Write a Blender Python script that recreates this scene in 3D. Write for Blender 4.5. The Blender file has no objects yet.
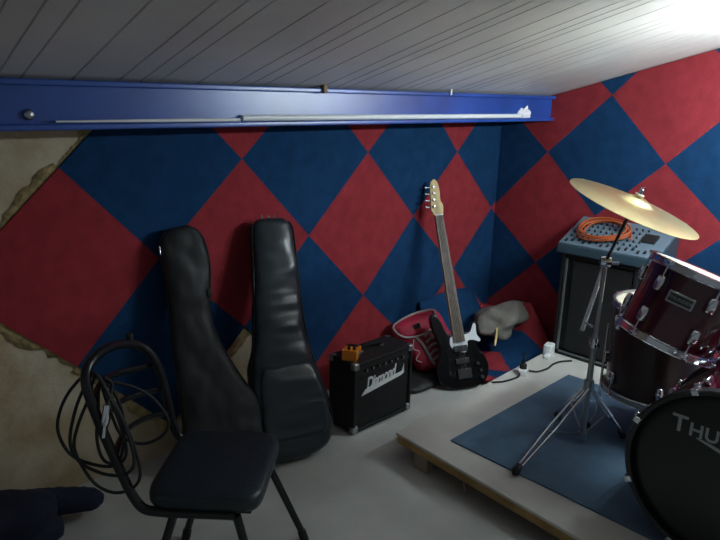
import bpy, bmesh, math, random
from mathutils import Vector, Matrix, Quaternion
random.seed(7)
S = bpy.context.scene
COL = S.collection
PI = math.pi

# ------------------------------------------------------------------ materials
def mat(name, col, rough=.6, metal=0., var=0., vscale=8., bump=0., bscale=60., col2=None, spec=.5, emit=None, coat=0., bmap=None, bdist=.01):
    m = bpy.data.materials.new(name); m.use_nodes = True
    nt = m.node_tree; b = nt.nodes['Principled BSDF']
    b.inputs['Base Color'].default_value = (*col, 1)
    b.inputs['Roughness'].default_value = rough
    b.inputs['Metallic'].default_value = metal
    b.inputs['Specular IOR Level'].default_value = spec
    b.inputs['Coat Weight'].default_value = coat
    tc = nt.nodes.new('ShaderNodeTexCoord')
    if var or col2:
        n = nt.nodes.new('ShaderNodeTexNoise'); n.inputs['Scale'].default_value = vscale
        n.inputs['Detail'].default_value = 5
        nt.links.new(tc.outputs['Object'], n.inputs['Vector'])
        r = nt.nodes.new('ShaderNodeValToRGB')
        a = col2 if col2 else tuple(c * (1 - var) for c in col)
        c = col if col2 else tuple(min(1, c * (1 + var)) for c in col)
        r.color_ramp.elements[0].position = .35; r.color_ramp.elements[1].position = .65
        r.color_ramp.elements[0].color = (*a, 1); r.color_ramp.elements[1].color = (*c, 1)
        nt.links.new(n.outputs['Fac'], r.inputs['Fac'])
        nt.links.new(r.outputs['Color'], b.inputs['Base Color'])
    if bump:
        n2 = nt.nodes.new('ShaderNodeTexNoise'); n2.inputs['Scale'].default_value = bscale
        n2.inputs['Detail'].default_value = 1.2 if bmap else 4
        if bmap:
            mp = nt.nodes.new('ShaderNodeMapping'); mp.inputs['Scale'].default_value = bmap
            nt.links.new(tc.outputs['Object'], mp.inputs['Vector']); nt.links.new(mp.outputs['Vector'], n2.inputs['Vector'])
        else: nt.links.new(tc.outputs['Object'], n2.inputs['Vector'])
        bp = nt.nodes.new('ShaderNodeBump'); bp.inputs['Strength'].default_value = bump
        bp.inputs['Distance'].default_value = bdist
        nt.links.new(n2.outputs['Fac'], bp.inputs['Height'])
        nt.links.new(bp.outputs['Normal'], b.inputs['Normal'])
    if emit:
        b.inputs['Emission Color'].default_value = (*emit[0], 1)
        b.inputs['Emission Strength'].default_value = emit[1]
    return m

M = {
 'red':    mat('red_carpet', (.29, .033, .042), .95, var=.12, vscale=14, bump=.35, bscale=260, spec=.1),
 'blue':   mat('blue_carpet', (.010, .046, .122), .95, var=.12, vscale=14, bump=.35, bscale=260, spec=.1),
 'plaster':mat('cream_plaster', (.60, .53, .39), .9, col2=(.40, .31, .18), vscale=4.5, bump=.5, bscale=30, spec=.2),
 'paint':  mat('cream_paint', (.45, .40, .31), .8),
 'board':  mat('ceiling_board', (.60, .58, .55), .38, var=.10, vscale=2.5, bump=.08, bscale=20),
 'slab':   mat('roof_underside', (.05, .045, .04), .9),
 'floor':  mat('grey_floor', (.50, .51, .48), .6, var=.08, vscale=5, bump=.15, bscale=90),
 'steel':  mat('blue_steel_paint', (.014, .075, .36), .34, var=.25, vscale=3, bump=.05, bscale=12, spec=.9),
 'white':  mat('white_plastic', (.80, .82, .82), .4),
 'paper':  mat('white_paper', (.82, .82, .86), .8),
 'brown':  mat('brown_tape', (.22, .13, .06), .6),
 'leather':mat('black_leatherette', (.024, .032, .038), .33, bump=.75, bscale=2.4, bmap=(1.3, 1.3, 4.2), bdist=.05),
 'canvas': mat('black_canvas', (.020, .022, .024), .62, bump=.9, bscale=3, bmap=(2.6, 2.6, 2.0), bdist=.06),
 'black':  mat('black_paint', (.008, .009, .010), .4),
 'rubber': mat('black_rubber', (.010, .010, .011), .7),
 'vinyl':  mat('chair_vinyl', (.012, .020, .027), .42, bump=.2, bscale=150),
 'tube':   mat('black_tube', (.006, .007, .008), .3),
 'chrome': mat('chrome', (.72, .76, .80), .14, 1.),
 'dullchrome': mat('worn_chrome', (.40, .42, .43), .35, 1.),
 'navy':   mat('navy_cloth', (.006, .010, .030), .9, var=.3, vscale=6, bump=.5, bscale=40),
 'tolex':  mat('amp_tolex', (.007, .008, .008), .7, bump=.3, bscale=220),
 'grille': mat('amp_grille', (.010, .011, .011), .9, bump=.5, bscale=400),
 'orange': mat('orange_paint', (.75, .23, .01), .5),
 'ocable': mat('orange_cable', (.42, .085, .02), .5),
 'pink':   mat('pink_nylon', (.42, .020, .055), .6, var=.2, vscale=9, bump=.2, bscale=150),
 'strap':  mat('pale_webbing', (.42, .36, .36), .8),
 'gblack': mat('guitar_black', (.004, .004, .005), .2, coat=.3),
 'maple':  mat('maple', (.62, .46, .20), .4, var=.1, vscale=20),
 'rosewood': mat('rosewood', (.12, .085, .060), .5, var=.25, vscale=30),
 'pickguard': mat('white_pickguard', (.72, .76, .80), .4),
 'grey':   mat('grey_cloth', (.16, .15, .13), .9, var=.2, vscale=8, bump=.4, bscale=50),
 'wood':   mat('raw_plywood', (.34, .21, .075), .75, var=.25, vscale=9),
 'block':  mat('pale_block', (.30, .24, .19), .8),
 'deck':   mat('beige_felt', (.54, .53, .49), .95, var=.05, vscale=9, bump=.2, bscale=160, spec=.1),
 'mat':    mat('slate_blue_mat', (.085, .145, .215), .85, var=.10, vscale=9, bump=.2, bscale=160, spec=.2),
 'cab':    mat('speaker_black', (.010, .013, .014), .6, bump=.3, bscale=220),
 'trim':   mat('grey_trim', (.16, .18, .18), .4, .5),
 'mixer':  mat('mixer_grey', (.12, .17, .215), .5),
 'mixdark':mat('mixer_dark', (.032, .062, .085), .5),
 'brass':  mat('cymbal_bronze', (.72, .60, .30), .30, 1., bump=.1, bscale=30),
 'maroon': mat('maroon_lacquer', (.055, .004, .010), .12, var=.2, vscale=3, coat=.6),
 'head':   mat('cream_drumhead', (.62, .55, .42), .6),
 'bhead':  mat('black_drumhead', (.009, .010, .010), .38),
 'logo':   mat('silver_grey_print', (.38, .41, .41), .6),
 'satin':  mat('pale_metal', (.86, .89, .91), .38, .35),  # pale leg bar; on the boom rod the highlight is in the colour
 'foam':   mat('glue_residue', (.40, .31, .14), .95, var=.3, vscale=30, bump=.5, bscale=80),
 'darkmaroon': mat('dark_maroon', (.018, .003, .005), .35, coat=.2),
 'badge':  mat('badge_green', (.02, .035, .02), .4),
 'dark':   mat('dark_plastic', (.012, .013, .014), .5),
 'steelmetal': mat('fixture_white', (.7, .7, .7), .5),
 'tubelight': mat('fluorescent_tube', (.9, .95, 1), .4, emit=((.82, .95, 1.0), 130)),
}

# ------------------------------------------------------------------ helpers
def link(o, parent=None):
    COL.objects.link(o)
    if parent is not None: o.parent = parent
    return o
def tag(o, label=None, cat=None, group=None, kind=None):
    if label: o['label'] = label
    if cat: o['category'] = cat
    if group: o['group'] = group
    if kind: o['kind'] = kind
    return o
def mesh(name, V, F, m, parent=None, smooth=False, bevel=0., seg=2, mx=None, angle=None):
    me = bpy.data.meshes.new(name)
    me.from_pydata([tuple(v) for v in V], [], F)
    bm = bmesh.new(); bm.from_mesh(me)
    bmesh.ops.recalc_face_normals(bm, faces=bm.faces)
    if mx is not None: bm.transform(mx)
    bm.to_mesh(me); bm.free()
    ms = m if isinstance(m, (list, tuple)) else [m]
    for x in ms: me.materials.append(x)
    if smooth:
        for p in me.polygons: p.use_smooth = True
    o = bpy.data.objects.new(name, me)
    link(o, parent)
    if bevel:
        b = o.modifiers.new('Bevel', 'BEVEL'); b.width = bevel; b.segments = seg; b.limit_method = 'ANGLE'
        for p in me.polygons: p.use_smooth = True
        wn = o.modifiers.new('WN', 'WEIGHTED_NORMAL'); wn.keep_sharp = False
    elif angle:
        try: me.set_sharp_from_angle(angle=angle)
        except Exception: pass
    return o
def boxVF(s, c=(0, 0, 0)):
    x, y, z = s[0] / 2, s[1] / 2, s[2] / 2
    V = [(c[0] + a * x, c[1] + b * y, c[2] + d * z) for a in (-1, 1) for b in (-1, 1) for d in (-1, 1)]
    return V, [(0, 1, 3, 2), (4, 6, 7, 5), (0, 4, 5, 1), (2, 3, 7, 6), (0, 2, 6, 4), (1, 5, 7, 3)]
def box(name, s, c, m, parent=None, bevel=0., mx=None):
    V, F = boxVF(s, c if mx is None else (0, 0, 0))
    T = None if mx is None else (Matrix.Translation(c) @ mx)
    return mesh(name, V, F, m, parent, bevel=bevel, mx=T)
def catmull(pts, n=8, closed=False):
    P = [Vector(p) for p in pts]; out = []
    N = len(P)
    rng = range(N) if closed else range(N - 1)
    for i in rng:
        p1, p2 = P[i], P[(i + 1) % N]
        p0 = P[(i - 1) % N] if (closed or i > 0) else p1 * 2 - p2
        p3 = P[(i + 2) % N] if (closed or i + 2 < N) else p2 * 2 - p1
        for k in range(n):
            t = k / n
            out.append(.5 * ((2 * p1) + (-p0 + p2) * t + (2 * p0 - 5 * p1 + 4 * p2 - p3) * t * t + (-p0 + 3 * p1 - 3 * p2 + p3) * t ** 3))
    if not closed: out.append(P[-1])
    return out
def tubeVF(pts, r, closed=False, seg=10, flat=1.):
    P = [Vector(p) for p in pts]; N = len(P); V = []; F = []
    rr = r if isinstance(r, (list, tuple)) else [r] * N
    up = None
    for i in range(N):
        a = P[(i - 1) % N] if (closed or i > 0) else P[i]
        b = P[(i + 1) % N] if (closed or i < N - 1) else P[i]
        t = (b - a).normalized()
        if up is None:
            up = t.orthogonal().normalized()
        up = (up - t * up.dot(t)).normalized()
        w = t.cross(up)
        for k in range(seg):
            g = 2 * PI * k / seg
            V.append(P[i] + (up * math.cos(g) * flat + w * math.sin(g)) * rr[i])
    M_ = N if closed else N - 1
    for i in range(M_):
        for k in range(seg):
            a, b = i * seg + k, i * seg + (k + 1) % seg
            c, d = ((i + 1) % N) * seg + (k + 1) % seg, ((i + 1) % N) * seg + k
            F.append((a, b, c, d))
    if not closed:
        F.append(tuple(range(seg))); F.append(tuple(range((N - 1) * seg, N * seg)))
    return V, F
def tube(name, pts, r, m, parent=None, closed=False, smooth=0, seg=10, flat=1.):
    if smooth: pts = catmull(pts, smooth, closed)
    V, F = tubeVF(pts, r, closed, seg, flat)
    o = mesh(name, V, F, m, parent, smooth=True, angle=math.radians(60))
    return o
def join(parts):
    V = []; F = []
    for v, f in parts:
        n = len(V); V += list(v); F += [tuple(i + n for i in q) for q in f]
    return V, F
def latheVF(prof, seg=48, mx=None):
    V = []; F = []; n = len(prof)
    for k in range(seg):
        a = 2 * PI * k / seg
        for (r, z) in prof:
            v = Vector((r * math.cos(a), r * math.sin(a), z)); V.append(mx @ v if mx else v)
    for k in range(seg):
        for i in range(n - 1):
            a = k * n + i; b = ((k + 1) % seg) * n + i
            F.append((a, b, b + 1, a + 1))
    return V, F
def lathe(name, prof, m, parent=None, seg=48, mx=None, angle=35):
    V, F = latheVF(prof, seg, mx)
    o = mesh(name, V, F, m, parent, smooth=True)
    bm = bmesh.new(); bm.from_mesh(o.data); bmesh.ops.remove_doubles(bm, verts=bm.verts, dist=1e-5)
    bmesh.ops.recalc_face_normals(bm, faces=bm.faces); bm.to_mesh(o.data); bm.free()
    try: o.data.set_sharp_from_angle(angle=math.radians(angle))
    except Exception: pass
    return o
def empty(name, loc=(0, 0, 0), mx=None, rotz=0.):
    o = bpy.data.objects.new(name, None); o.empty_display_size = .05
    COL.objects.link(o)
    if mx is not None: o.matrix_world = mx
    else:
        o.location = loc; o.rotation_euler = (0, 0, rotz)
    return o
def frame(origin, z, front):
    """matrix with local z along z, local -y facing front"""
    z = Vector(z).normalized(); y = -Vector(front); y = (y - z * y.dot(z)).normalized(); x = y.cross(z)
    m = Matrix((x, y, z)).transposed().to_4x4(); m.translation = Vector(origin); return m
def prism(name, poly, y0, y1, m, parent=None, bevel=0.):
    """polygon in local x,z extruded along y"""
    n = len(poly)
    V = [(p[0], y0, p[1]) for p in poly] + [(p[0], y1, p[1]) for p in poly]
    F = [tuple(range(n)), tuple(range(n, 2 * n))] + [(i, (i + 1) % n, n + (i + 1) % n, n + i) for i in range(n)]
    return mesh(name, V, F, m, parent, bevel=bevel)
def text(name, s, size, mx, m, parent=None, depth=.0006, shear=0., xscale=1., spacing=1., bold=0.):
    c = bpy.data.curves.new(name, 'FONT'); c.body = s; c.size = size; c.extrude = depth; c.shear = shear
    c.space_character = spacing; c.offset = bold; c.align_x = 'CENTER'; c.align_y = 'CENTER'
    t = bpy.data.objects.new('tmp', c); COL.objects.link(t)
    dg = bpy.context.evaluated_depsgraph_get()
    me = bpy.data.meshes.new_from_object(t.evaluated_get(dg))
    bpy.data.objects.remove(t); bpy.data.curves.remove(c)
    me.transform(mx @ Matrix.Diagonal((xscale, 1, 1, 1)))
    me.materials.clear(); me.materials.append(m)
    o = bpy.data.objects.new(name, me); return link(o, parent)
def superloft(name, secs, m, parent=None, seg=28, e=2.6, wob=0., seed=0, cap=True):
    """secs: (cx, cy, z, halfw, halft); cross-sections are superellipses in x,y"""
    rnd = random.Random(seed); V = []; F = []
    ph = [rnd.uniform(0, 6.28) for _ in range(8)]
    for (cx, cy, z, hw, ht) in secs:
        for k in range(seg):
            a = 2 * PI * k / seg; c, s = math.cos(a), math.sin(a)
            x = math.copysign(abs(c) ** (2 / e), c) * hw; y = math.copysign(abs(s) ** (2 / e), s) * ht
            d = 1 + wob * (math.sin(17 * z + 2 * a + ph[0]) + .8 * math.sin(31 * z - 3 * a + ph[1]) + .6 * math.sin(53 * z + 5 * a + ph[2]) + .6 * math.sin(9 * a + 23 * z + ph[3])) / 2
            V.append((cx + x * d, cy + y * d, z))
    n = len(secs)
    for i in range(n - 1):
        for k in range(seg):
            F.append((i * seg + k, i * seg + (k + 1) % seg, (i + 1) * seg + (k + 1) % seg, (i + 1) * seg + k))
    if cap: F.append(tuple(range(seg))); F.append(tuple(range((n - 1) * seg, n * seg)))
    return mesh(name, V, F, m, parent, smooth=True)
def interp(keys, n):
    """smooth resample of (z, ...) rows"""
    ks = [k[0] for k in keys]; out = []
    for i in range(n):
        z = ks[0] + (ks[-1] - ks[0]) * i / (n - 1)
        j = max(0, min(len(ks) - 2, sum(1 for q in ks if q <= z) - 1))
        t = (z - ks[j]) / (ks[j + 1] - ks[j])
        k0, k1, k2, k3 = keys[max(0, j - 1)], keys[j], keys[j + 1], keys[min(len(keys) - 1, j + 2)]
        row = [z]
        for a, b, c, d in zip(k0[1:], k1[1:], k2[1:], k3[1:]):
            h = k2[0] - k1[0]
            m1 = (c - a) / (k2[0] - k0[0]) * h; m2 = (d - b) / (k3[0] - k1[0]) * h
            row.append((2 * t ** 3 - 3 * t * t + 1) * b + (t ** 3 - 2 * t * t + t) * m1 + (3 * t * t - 2 * t ** 3) * c + (t ** 3 - t * t) * m2)
        out.append(row)
    return out
def lump(name, c, r, m, parent=None, wob=.18, seed=1, sub=4, flatbottom=None):
    rnd = random.Random(seed); bm = bmesh.new()
    bmesh.ops.create_icosphere(bm, subdivisions=sub, radius=1)
    ws = [(Vector((rnd.uniform(-1, 1), rnd.uniform(-1, 1), rnd.uniform(-1, 1))).normalized() * rnd.uniform(2, 9), rnd.uniform(0, 6)) for _ in range(9)]
    for v in bm.verts:
        p = v.co.copy(); d = 0
        for w, f in ws: d += math.sin(p.dot(w) + f) / (w.length ** .6)
        v.co = p * (1 + wob * d)
        v.co = Vector((v.co.x * r[0] + c[0], v.co.y * r[1] + c[1], v.co.z * r[2] + c[2]))
        if flatbottom is not None and v.co.z < flatbottom: v.co.z = flatbottom + .002
    me = bpy.data.meshes.new(name); bm.to_mesh(me); bm.free(); me.materials.append(m)
    for p in me.polygons: p.use_smooth = True
    return link(bpy.data.objects.new(name, me), parent)

# ------------------------------------------------------------------ room
XR, XL, YF = .08, -5.6, -4.8
CZ0, CS = 1.524, .2577
ceilz = lambda y, x=.08: CZ0 - CS * y + .0115 * (x - .08)
def struct(o): o['kind'] = 'structure'; return o
struct(box('floor', (XR - XL + .3, -YF + .3, .1), ((XR + XL) / 2, YF / 2, -.05), M['floor']))
struct(box('wall_left', (XR - XL + .3, .1, ceilz(0)), ((XR + XL) / 2, .05, ceilz(0) / 2), M['plaster']))
def endwall(name, x0, x1, m):
    P = [(0, 0), (YF, 0), (YF, ceilz(YF)), (0, ceilz(0))]
    V = [(x0, y, z) for y, z in P] + [(x1, y, z) for y, z in P]
    F = [(0, 1, 2, 3), (4, 5, 6, 7)] + [(i, (i + 1) % 4, 4 + (i + 1) % 4, 4 + i) for i in range(4)]
    return struct(mesh(name, V, F, m))
endwall('wall_right', XR, XR + .1, M['plaster'])

# ceiling: tongue-and-groove boards of two widths, running up the slope
def build_ceiling():
    a = .055                                   # boards run slightly askew
    W = [.142, .143, .073, .064]
    V = []; F = []
    y0, y1 = 0.0, YF
    def col(x, dz):
        i = len(V)
        for y in (y0, y1):
            V.append((x + a * (y + .39), y, ceilz(y, x + a * (y + .39)) + dz))
        return i
    x = -2.895 - 8 * sum(W) ; k = 0; prev = None
    cols = []
    while x < .45:
        w = W[k % 4]; k += 1
        cols += [(x + .001, .005), (x + .0035, .0), (x + w - .0035, .0), (x + w - .001, .005)]
        x += w
    ids = [col(*c) for c in cols]
    for i, j in zip(ids, ids[1:]): F.append((i, j, j + 1, i + 1))
    n = len(V)
    # clip in x to the room
    me = bpy.data.meshes.new('ceiling'); me.from_pydata(V, [], F)
    bm = bmesh.new(); bm.from_mesh(me)
    for co, no in (((XR, 0, 0), (1, 0, 0)), ((XL, 0, 0), (-1, 0, 0))):
        bmesh.ops.bisect_plane(bm, geom=bm.verts[:] + bm.edges[:] + bm.faces[:], plane_co=co, plane_no=no, clear_outer=True)
    # roof slab over the boards
    sv = [bm.verts.new((x_, y_, ceilz(y_, x_) + d)) for d in (.0085, .06) for x_ in (XL - .1, XR + .1) for y_ in (.1, YF - .1)]
    fs = [bm.faces.new([sv[i] for i in q]) for q in ((0, 1, 3, 2), (4, 6, 7, 5), (0, 2, 6, 4), (1, 5, 7, 3), (0, 4, 5, 1), (2, 3, 7, 6))]
    for f in fs: f.material_index = 1
    bm.to_mesh(me); bm.free()
    me.materials.append(M['board']); me.materials.append(M['slab'])
    o = bpy.data.objects.new('ceiling', me); link(o); struct(o)
build_ceiling()

# ------------------------------------------------------------------ diamond carpet on the walls
def clip(poly, ax, v, keep_less):
    out = []
    for i in range(len(poly)):
        p, q = poly[i], poly[(i + 1) % len(poly)]
        ip = (p[ax] <= v) == keep_less or p[ax] == v; iq = (q[ax] <= v) == keep_less or q[ax] == v
        if ip: out.append(p)
        if ip != iq:
            t = (v - p[ax]) / (q[ax] - p[ax]); out.append((p[0] + (q[0] - p[0]) * t, p[1] + (q[1] - p[1]) * t))
    return out
LM = {(-4.5, 0): (-2.704, 1.284), (-3.5, 0): (-1.933, 1.285), (-2.5, 0): (-1.151, 1.29), (-1.5, 0): (-0.385, 1.267), (-4, 1): (-2.345, 0.896), (-3, 1): (-1.551, 0.893), (-2, 1): (-0.767, 0.911), (-1, 1): (0.025, 0.885), (-2.5, 2): (-1.16, 0.504), (-1.5, 2): (-0.352, 0.53), (-4.5, 2): (-2.709, 0.517), (-5, 1): (-3.1, 0.899), (-1, 3): (-0.011, 0.156),
      (-4, 3): (-2.335, .13), (-3.5, 2): (-1.94, .50)}
RM = {(0.5, 0): (-0.365, 1.276), (1.5, 0): (-1.076, 1.259), (1, -1): (-0.732, 1.618), (0.5, 2): (-0.357, 0.569), (0, 1): (0.017, 0.877), (1, 1): (-0.717, 0.924)}
LA = lambda u, r: LM.get((u, r), (.7953 + .7792 * u - .0028 * r, 1.2783 - .3784 * r))
RA = lambda u, r: RM.get((u, r), (.0018 - .7237 * u + .0052 * r, 1.248 + .0181 * u - .3487 * r))
def cells(A, urange, lo, hi, skip=()):
    out = []
    for r in range(-3, 6):
        for u in urange:
            cu = u + (.5 if r % 2 else 0.)
            if (cu, r) in skip: continue
            P = [A(cu - .5, r), A(cu, r - 1), A(cu + .5, r), A(cu, r + 1)]
            P = clip(P, 0, lo, False); 
            if len(P) > 2: P = clip(P, 0, hi, True)
            if len(P) > 2: P = clip(P, 1, .004, False)
            if len(P) > 2: out.append((P, r % 2))
    return out
def carpet(name, cl, to3, thick, ztop):
    V = []; F = []; mi = []
    for P, red in cl:
        P = clip(P, 1, ztop, True) if not callable(ztop) else P
        if len(P) < 3: continue
        n = len(P); b = len(V)
        V += [to3(p, thick) for p in P] + [to3(p, .0) for p in P]
        fs = [tuple(range(b, b + n)), tuple(range(b + n, b + 2 * n))] + [(b + i, b + (i + 1) % n, b + n + (i + 1) % n, b + n + i) for i in range(n)]
        F += fs; mi += [1 - red] * len(fs)
    o = mesh(name, V, F, [M['red'], M['blue']])
    for p, k in zip(o.data.polygons, mi): p.material_index = k
    return o
skipL = {(-3.5, 3)} | {(u, r) for r in range(-3, 6) for u in [q / 2 for q in range(-24, -4)] if
         (u < -4 - .01 and not (u, r) == (-4.5, 1)) or (r >= 3 and u < -3.4) or (r == 4 and u < -2.9) or (r < 0 and u < -3.6) or (r == -2 and u < -3.2)}
oL = carpet('wall_carpet', cells(LA, range(-7, 1), -4, XR - .001, skipL), lambda p, t: (p[0], -t - .0015, p[1]), .0115, ceilz(0) - .05)
tag(oL, 'red and blue diamond carpet glued to the wall under the blue beam', 'carpet', 'diamond carpets on the walls', kind='thing')
rg = random.Random(5)
def residue(a, b, off, name='glue_residue'):
    n = 34; V = []; F = []; w0 = .5
    d = (Vector(b) - Vector(a)).normalized(); nn = Vector((d.y, -d.x)) * off
    for i in range(n + 1):
        p = Vector(a).lerp(Vector(b), i / n); w0 = max(.12, min(1., w0 + rg.uniform(-.28, .28))); w = w0
        q = p + nn * w
        for t in (0., .004):
            V += [(p.x, -t, p.y), (q.x, -t, q.y)]
    for i in range(n):
        k = 4 * i
        F += [(k + 2, k + 3, k + 7, k + 6), (k + 1, k + 5, k + 7, k + 3)]
    return mesh(name, V, F, M['foam'], oL, smooth=True)
residue(LM[(-4.5, 0)], LM[(-5, 1)], .04); residue((-2.58, 1.42), LM[(-4.5, 0)], .03)
residue(LM[(-5, 1)], LM[(-4.5, 2)], .045); residue(LM[(-4.5, 2)], LM[(-4, 3)], .045); residue(LM[(-4, 3)], LM[(-3.5, 2)], .06)
def clipslope(cl):
    out = []
    for P, red in cl:
        Q = []
        fn = lambda p: ceilz(p[0]) - .004 - p[1]
        for i in range(len(P)):
            p, q = P[i], P[(i + 1) % len(P)]; a, b = fn(p), fn(q)
            if a >= 0: Q.append(p)
            if (a >= 0) != (b >= 0):
                t = a / (a - b); Q.append((p[0] + (q[0] - p[0]) * t, p[1] + (q[1] - p[1]) * t))
        if len(Q) > 2: out.append((Q, red))
    return out
oR = carpet('wall_carpet', clipslope(cells(RA, range(-1, 7), -4.79, -.014, ())), lambda p, t: (XR - t - .0015, p[0], p[1]), .0115, lambda: 0)
tag(oR, 'red and blue diamond carpet on the wall behind the drums and mixer', 'carpet', 'diamond carpets on the walls', kind='thing')

# ------------------------------------------------------------------ blue steel beam
bx0, bx1 = -5.58, XR - .013
bm_ = empty('steel_beam', (-2.75, -.34, 1.4325)); bm_.rotation_euler = (0, -.0113, 0)
tag(bm_, 'long blue painted steel beam under the ceiling edge', 'beam', kind='thing')
L_ = bx1 - bx0; cx_ = (bx0 + bx1) / 2 + 2.75
box('web', (L_, .010, .125), (cx_, -.016, .0705), M['steel'], bm_)
box('flange', (L_, .105, .018), (cx_, .005, .009), M['steel'], bm_, bevel=.004)
box('flange', (L_, .050, .018), (cx_, -.0225, .137), M['steel'], bm_, bevel=.004)
V, F = latheVF([(0, .0), (.013, 0), (.016, .004), (.012, .011), (.0, .011)], 12, Matrix.Translation((-.138, -.023, .045)) @ Matrix.Rotation(PI / 2, 4, 'X'))
tag(mesh('bolt', V, F, M['dullchrome'], bm_, smooth=True), 'rusty bolt head on the beam')
box('clamp', (.02, .03, .034), (.972, -.045, .143), M['brown'], bm_, bevel=.003)
t = box('hook', (.010, .012, .034), (1.788, -.052, .150), M['white'], bm_, bevel=.003)
o = tube('glare_rod', [(-2.165, -0.374, 1.4701), (-1.2, -0.374, 1.481), (-0.31, -0.374, 1.4911)], .0115, M['white'], seg=12)  # rod thickened so its white carries the glare along the flange
tag(o, 'long white rod carrying the lamp glare on the lower lip of the blue beam', 'rod', 'white glare rods on the beam')
o = tube('glare_rod', [(-2.82, -0.382, 1.4572), (-2.4, -0.382, 1.462), (-2.18, -0.382, 1.4644)], [.003, .0065, .0065], M['white'], seg=10)  # added strip, stands in for lamp glare on the flange top
tag(o, 'thin white strip of lamp glare on the beam lip above the bare plaster end', 'rod', 'white glare rods on the beam')
pp = lump('crumpled_paper', (-.235, -.364, 1.506), (.050, .014, .036), M['paper'], wob=.38, seed=4, sub=3, flatbottom=1.4795)
for p in pp.data.polygons: p.use_smooth = False
tag(pp, 'crumpled white paper tucked on the beam near the corner', 'paper')

# ------------------------------------------------------------------ ceiling lamp (just outside the frame)
LZ = 1.64
lp = empty('ceiling_light', (-.66, -1.95, LZ))
tag(lp, 'bare fluorescent tube lamp hung on two cords above the drums', 'lamp')
tube('lamp_tube', [(-.498, 0, 0), (.498, 0, 0)], .014, M['tubelight'], lp, seg=16)
for sx in (-1, 1):
    hq = box('lamp_holder', (.022, .034, .046), (sx * (.511), 0, .004), M['white'], lp, bevel=.003)
    tube('cord', [(sx * (.511), 0, .026), (sx * (.511), 0, ceilz(-1.95, -.66) - LZ - .004)], .003, M['white'], lp, seg=7)
box('lamp_bar', (1.0, .012, .012), (0, 0, .055), M['white'], lp, bevel=.002)

# ------------------------------------------------------------------ gig bags
def bag_secs(keys, n=60):
    return [(k[1], k[4], k[0], k[2], k[3]) for k in interp(keys, n)]
def outline_tube(secs, side_y=0., grow=1.004):
    Lft = [(s[0] - s[3] * grow, s[1] + side_y, s[2]) for s in secs]; Rgt = [(s[0] + s[3] * grow, s[1] + side_y, s[2]) for s in secs]
    return Lft[2:-1] + Rgt[2:-1][::-1]
# shiny bag
mx = frame((-1.975, -.43, .005), (.125, .34, 1.0), (-.30, -1, .25))
gb = empty('gig_bag', mx=mx); tag(gb, 'shiny black leatherette guitar bag leaning beside the small amplifier', 'guitar bag', 'guitar bags leaning on the wall')
keys = [(0.0, -.02, .06, .03, 0), (.025, 0, .135, .062, 0), (.10, .01, .178, .075, 0), (.22, .008, .182, .076, 0), (.36, -.006, .160, .072, 0),
        (.50, -.010, .130, .064, 0), (.66, -.004, .112, .056, 0), (.85, .004, .103, .050, 0), (1.0, .008, .098, .046, 0), (1.05, .008, .090, .042, 0), (1.075, .008, .06, .03, 0)]
secs = bag_secs(keys)
superloft('bag_body', secs, M['leather'], gb, e=3.0, wob=.035, seed=3)
tube('zipper', outline_tube(secs, -.02), .0045, M['rubber'], gb, seg=6)
for q in (-.03, .0, .03): tube('zipper_pull', [(q, -.012, 1.068), (q - .004, -.016, 1.092)], .0045, M['chrome'], gb, seg=6)
pk = bag_secs([(.10, .01, .12, .01, -.068), (.13, .01, .145, .018, -.068), (.30, .004, .140, .018, -.066), (.40, -.004, .115, .014, -.060), (.42, -.004, .09, .008, -.058)], 20)
superloft('front_pocket', pk, M['leather'], gb, e=3.2, wob=.02, seed=8)
# matte bag
mx = frame((-2.215, -.33, .005), (-.085, .26, 1.0), (-.35, -1, .25))
gc = empty('gig_bag', mx=mx); tag(gc, 'dull black cloth guitar bag standing behind the chair', 'guitar bag', 'guitar bags leaning on the wall')
keys = [(0.0, .02, .08, .03, 0), (.03, .02, .150, .060, 0), (.12, .02, .182, .072, 0), (.26, .004, .162, .074, 0), (.40, -.016, .128, .070, 0),
        (.55, -.030, .098, .062, 0), (.68, -.026, .082, .054, 0), (.80, -.004, .088, .052, 0), (.88, .010, .092, .052, 0), (.98, .014, .090, .048, 0), (1.03, .014, .072, .042, 0), (1.06, .014, .040, .028, 0)]
secs = bag_secs(keys)
superloft('bag_body', secs, M['canvas'], gc, e=3.0, wob=.035, seed=5)
tube('zipper', outline_tube(secs, -.02), .004, M['rubber'], gc, seg=6)
tube('zipper_pull', [(-.074, -.026, 1.0), (-.078, -.030, .965)], .0035, M['chrome'], gc, seg=6)
box('side_tab', (.02, .03, .035), (.070, -.03, .77), M['rubber'], gc, bevel=.004)

# ------------------------------------------------------------------ chair
ch = empty('chair', (-2.629, -.887, 0), rotz=math.atan2(-.724, .69))
tag(ch, 'black metal chair with padded black seat and looped tube back', 'chair')
seat = []
for z, g in ((.428, .90), (.434, .97), (.448, 1.0), (.466, 1.0), (.476, .985), (.481, .95), (.484, .86), (.486, .6), (.487, .15)):
    seat.append((0.012, .0, z, .163 * g, .186 * g))
superloft('seat', seat, M['vinyl'], ch, seg=56, e=6.5)
box('seat_board', (.27, .32, .012), (0.01, 0, .423), M['black'], ch, bevel=.004)
path = [(.105, -.177, .424), (.0, -.178, .424), (-.10, -.178, .424), (-.150, -.178, .432), (-.178, -.178, .47), (-.205, -.178, .54), (-.245, -.177, .66), (-.272, -.175, .75), (-.285, -.168, .80),
        (-.288, -.150, .830), (-.286, -.115, .845), (-.283, -.05, .846), (-.281, .02, .832), (-.276, .09, .808), (-.264, .140, .783), (-.240, .165, .745), (-.216, .174, .68), (-.202, .176, .60), (-.188, .177, .50), (-.172, .178, .455), (-.145, .178, .432), (-.10, .178, .424), (.135, .176, .424)]
tube('back_frame', path, .0135, M['tube'], ch, smooth=5, seg=12)
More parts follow.
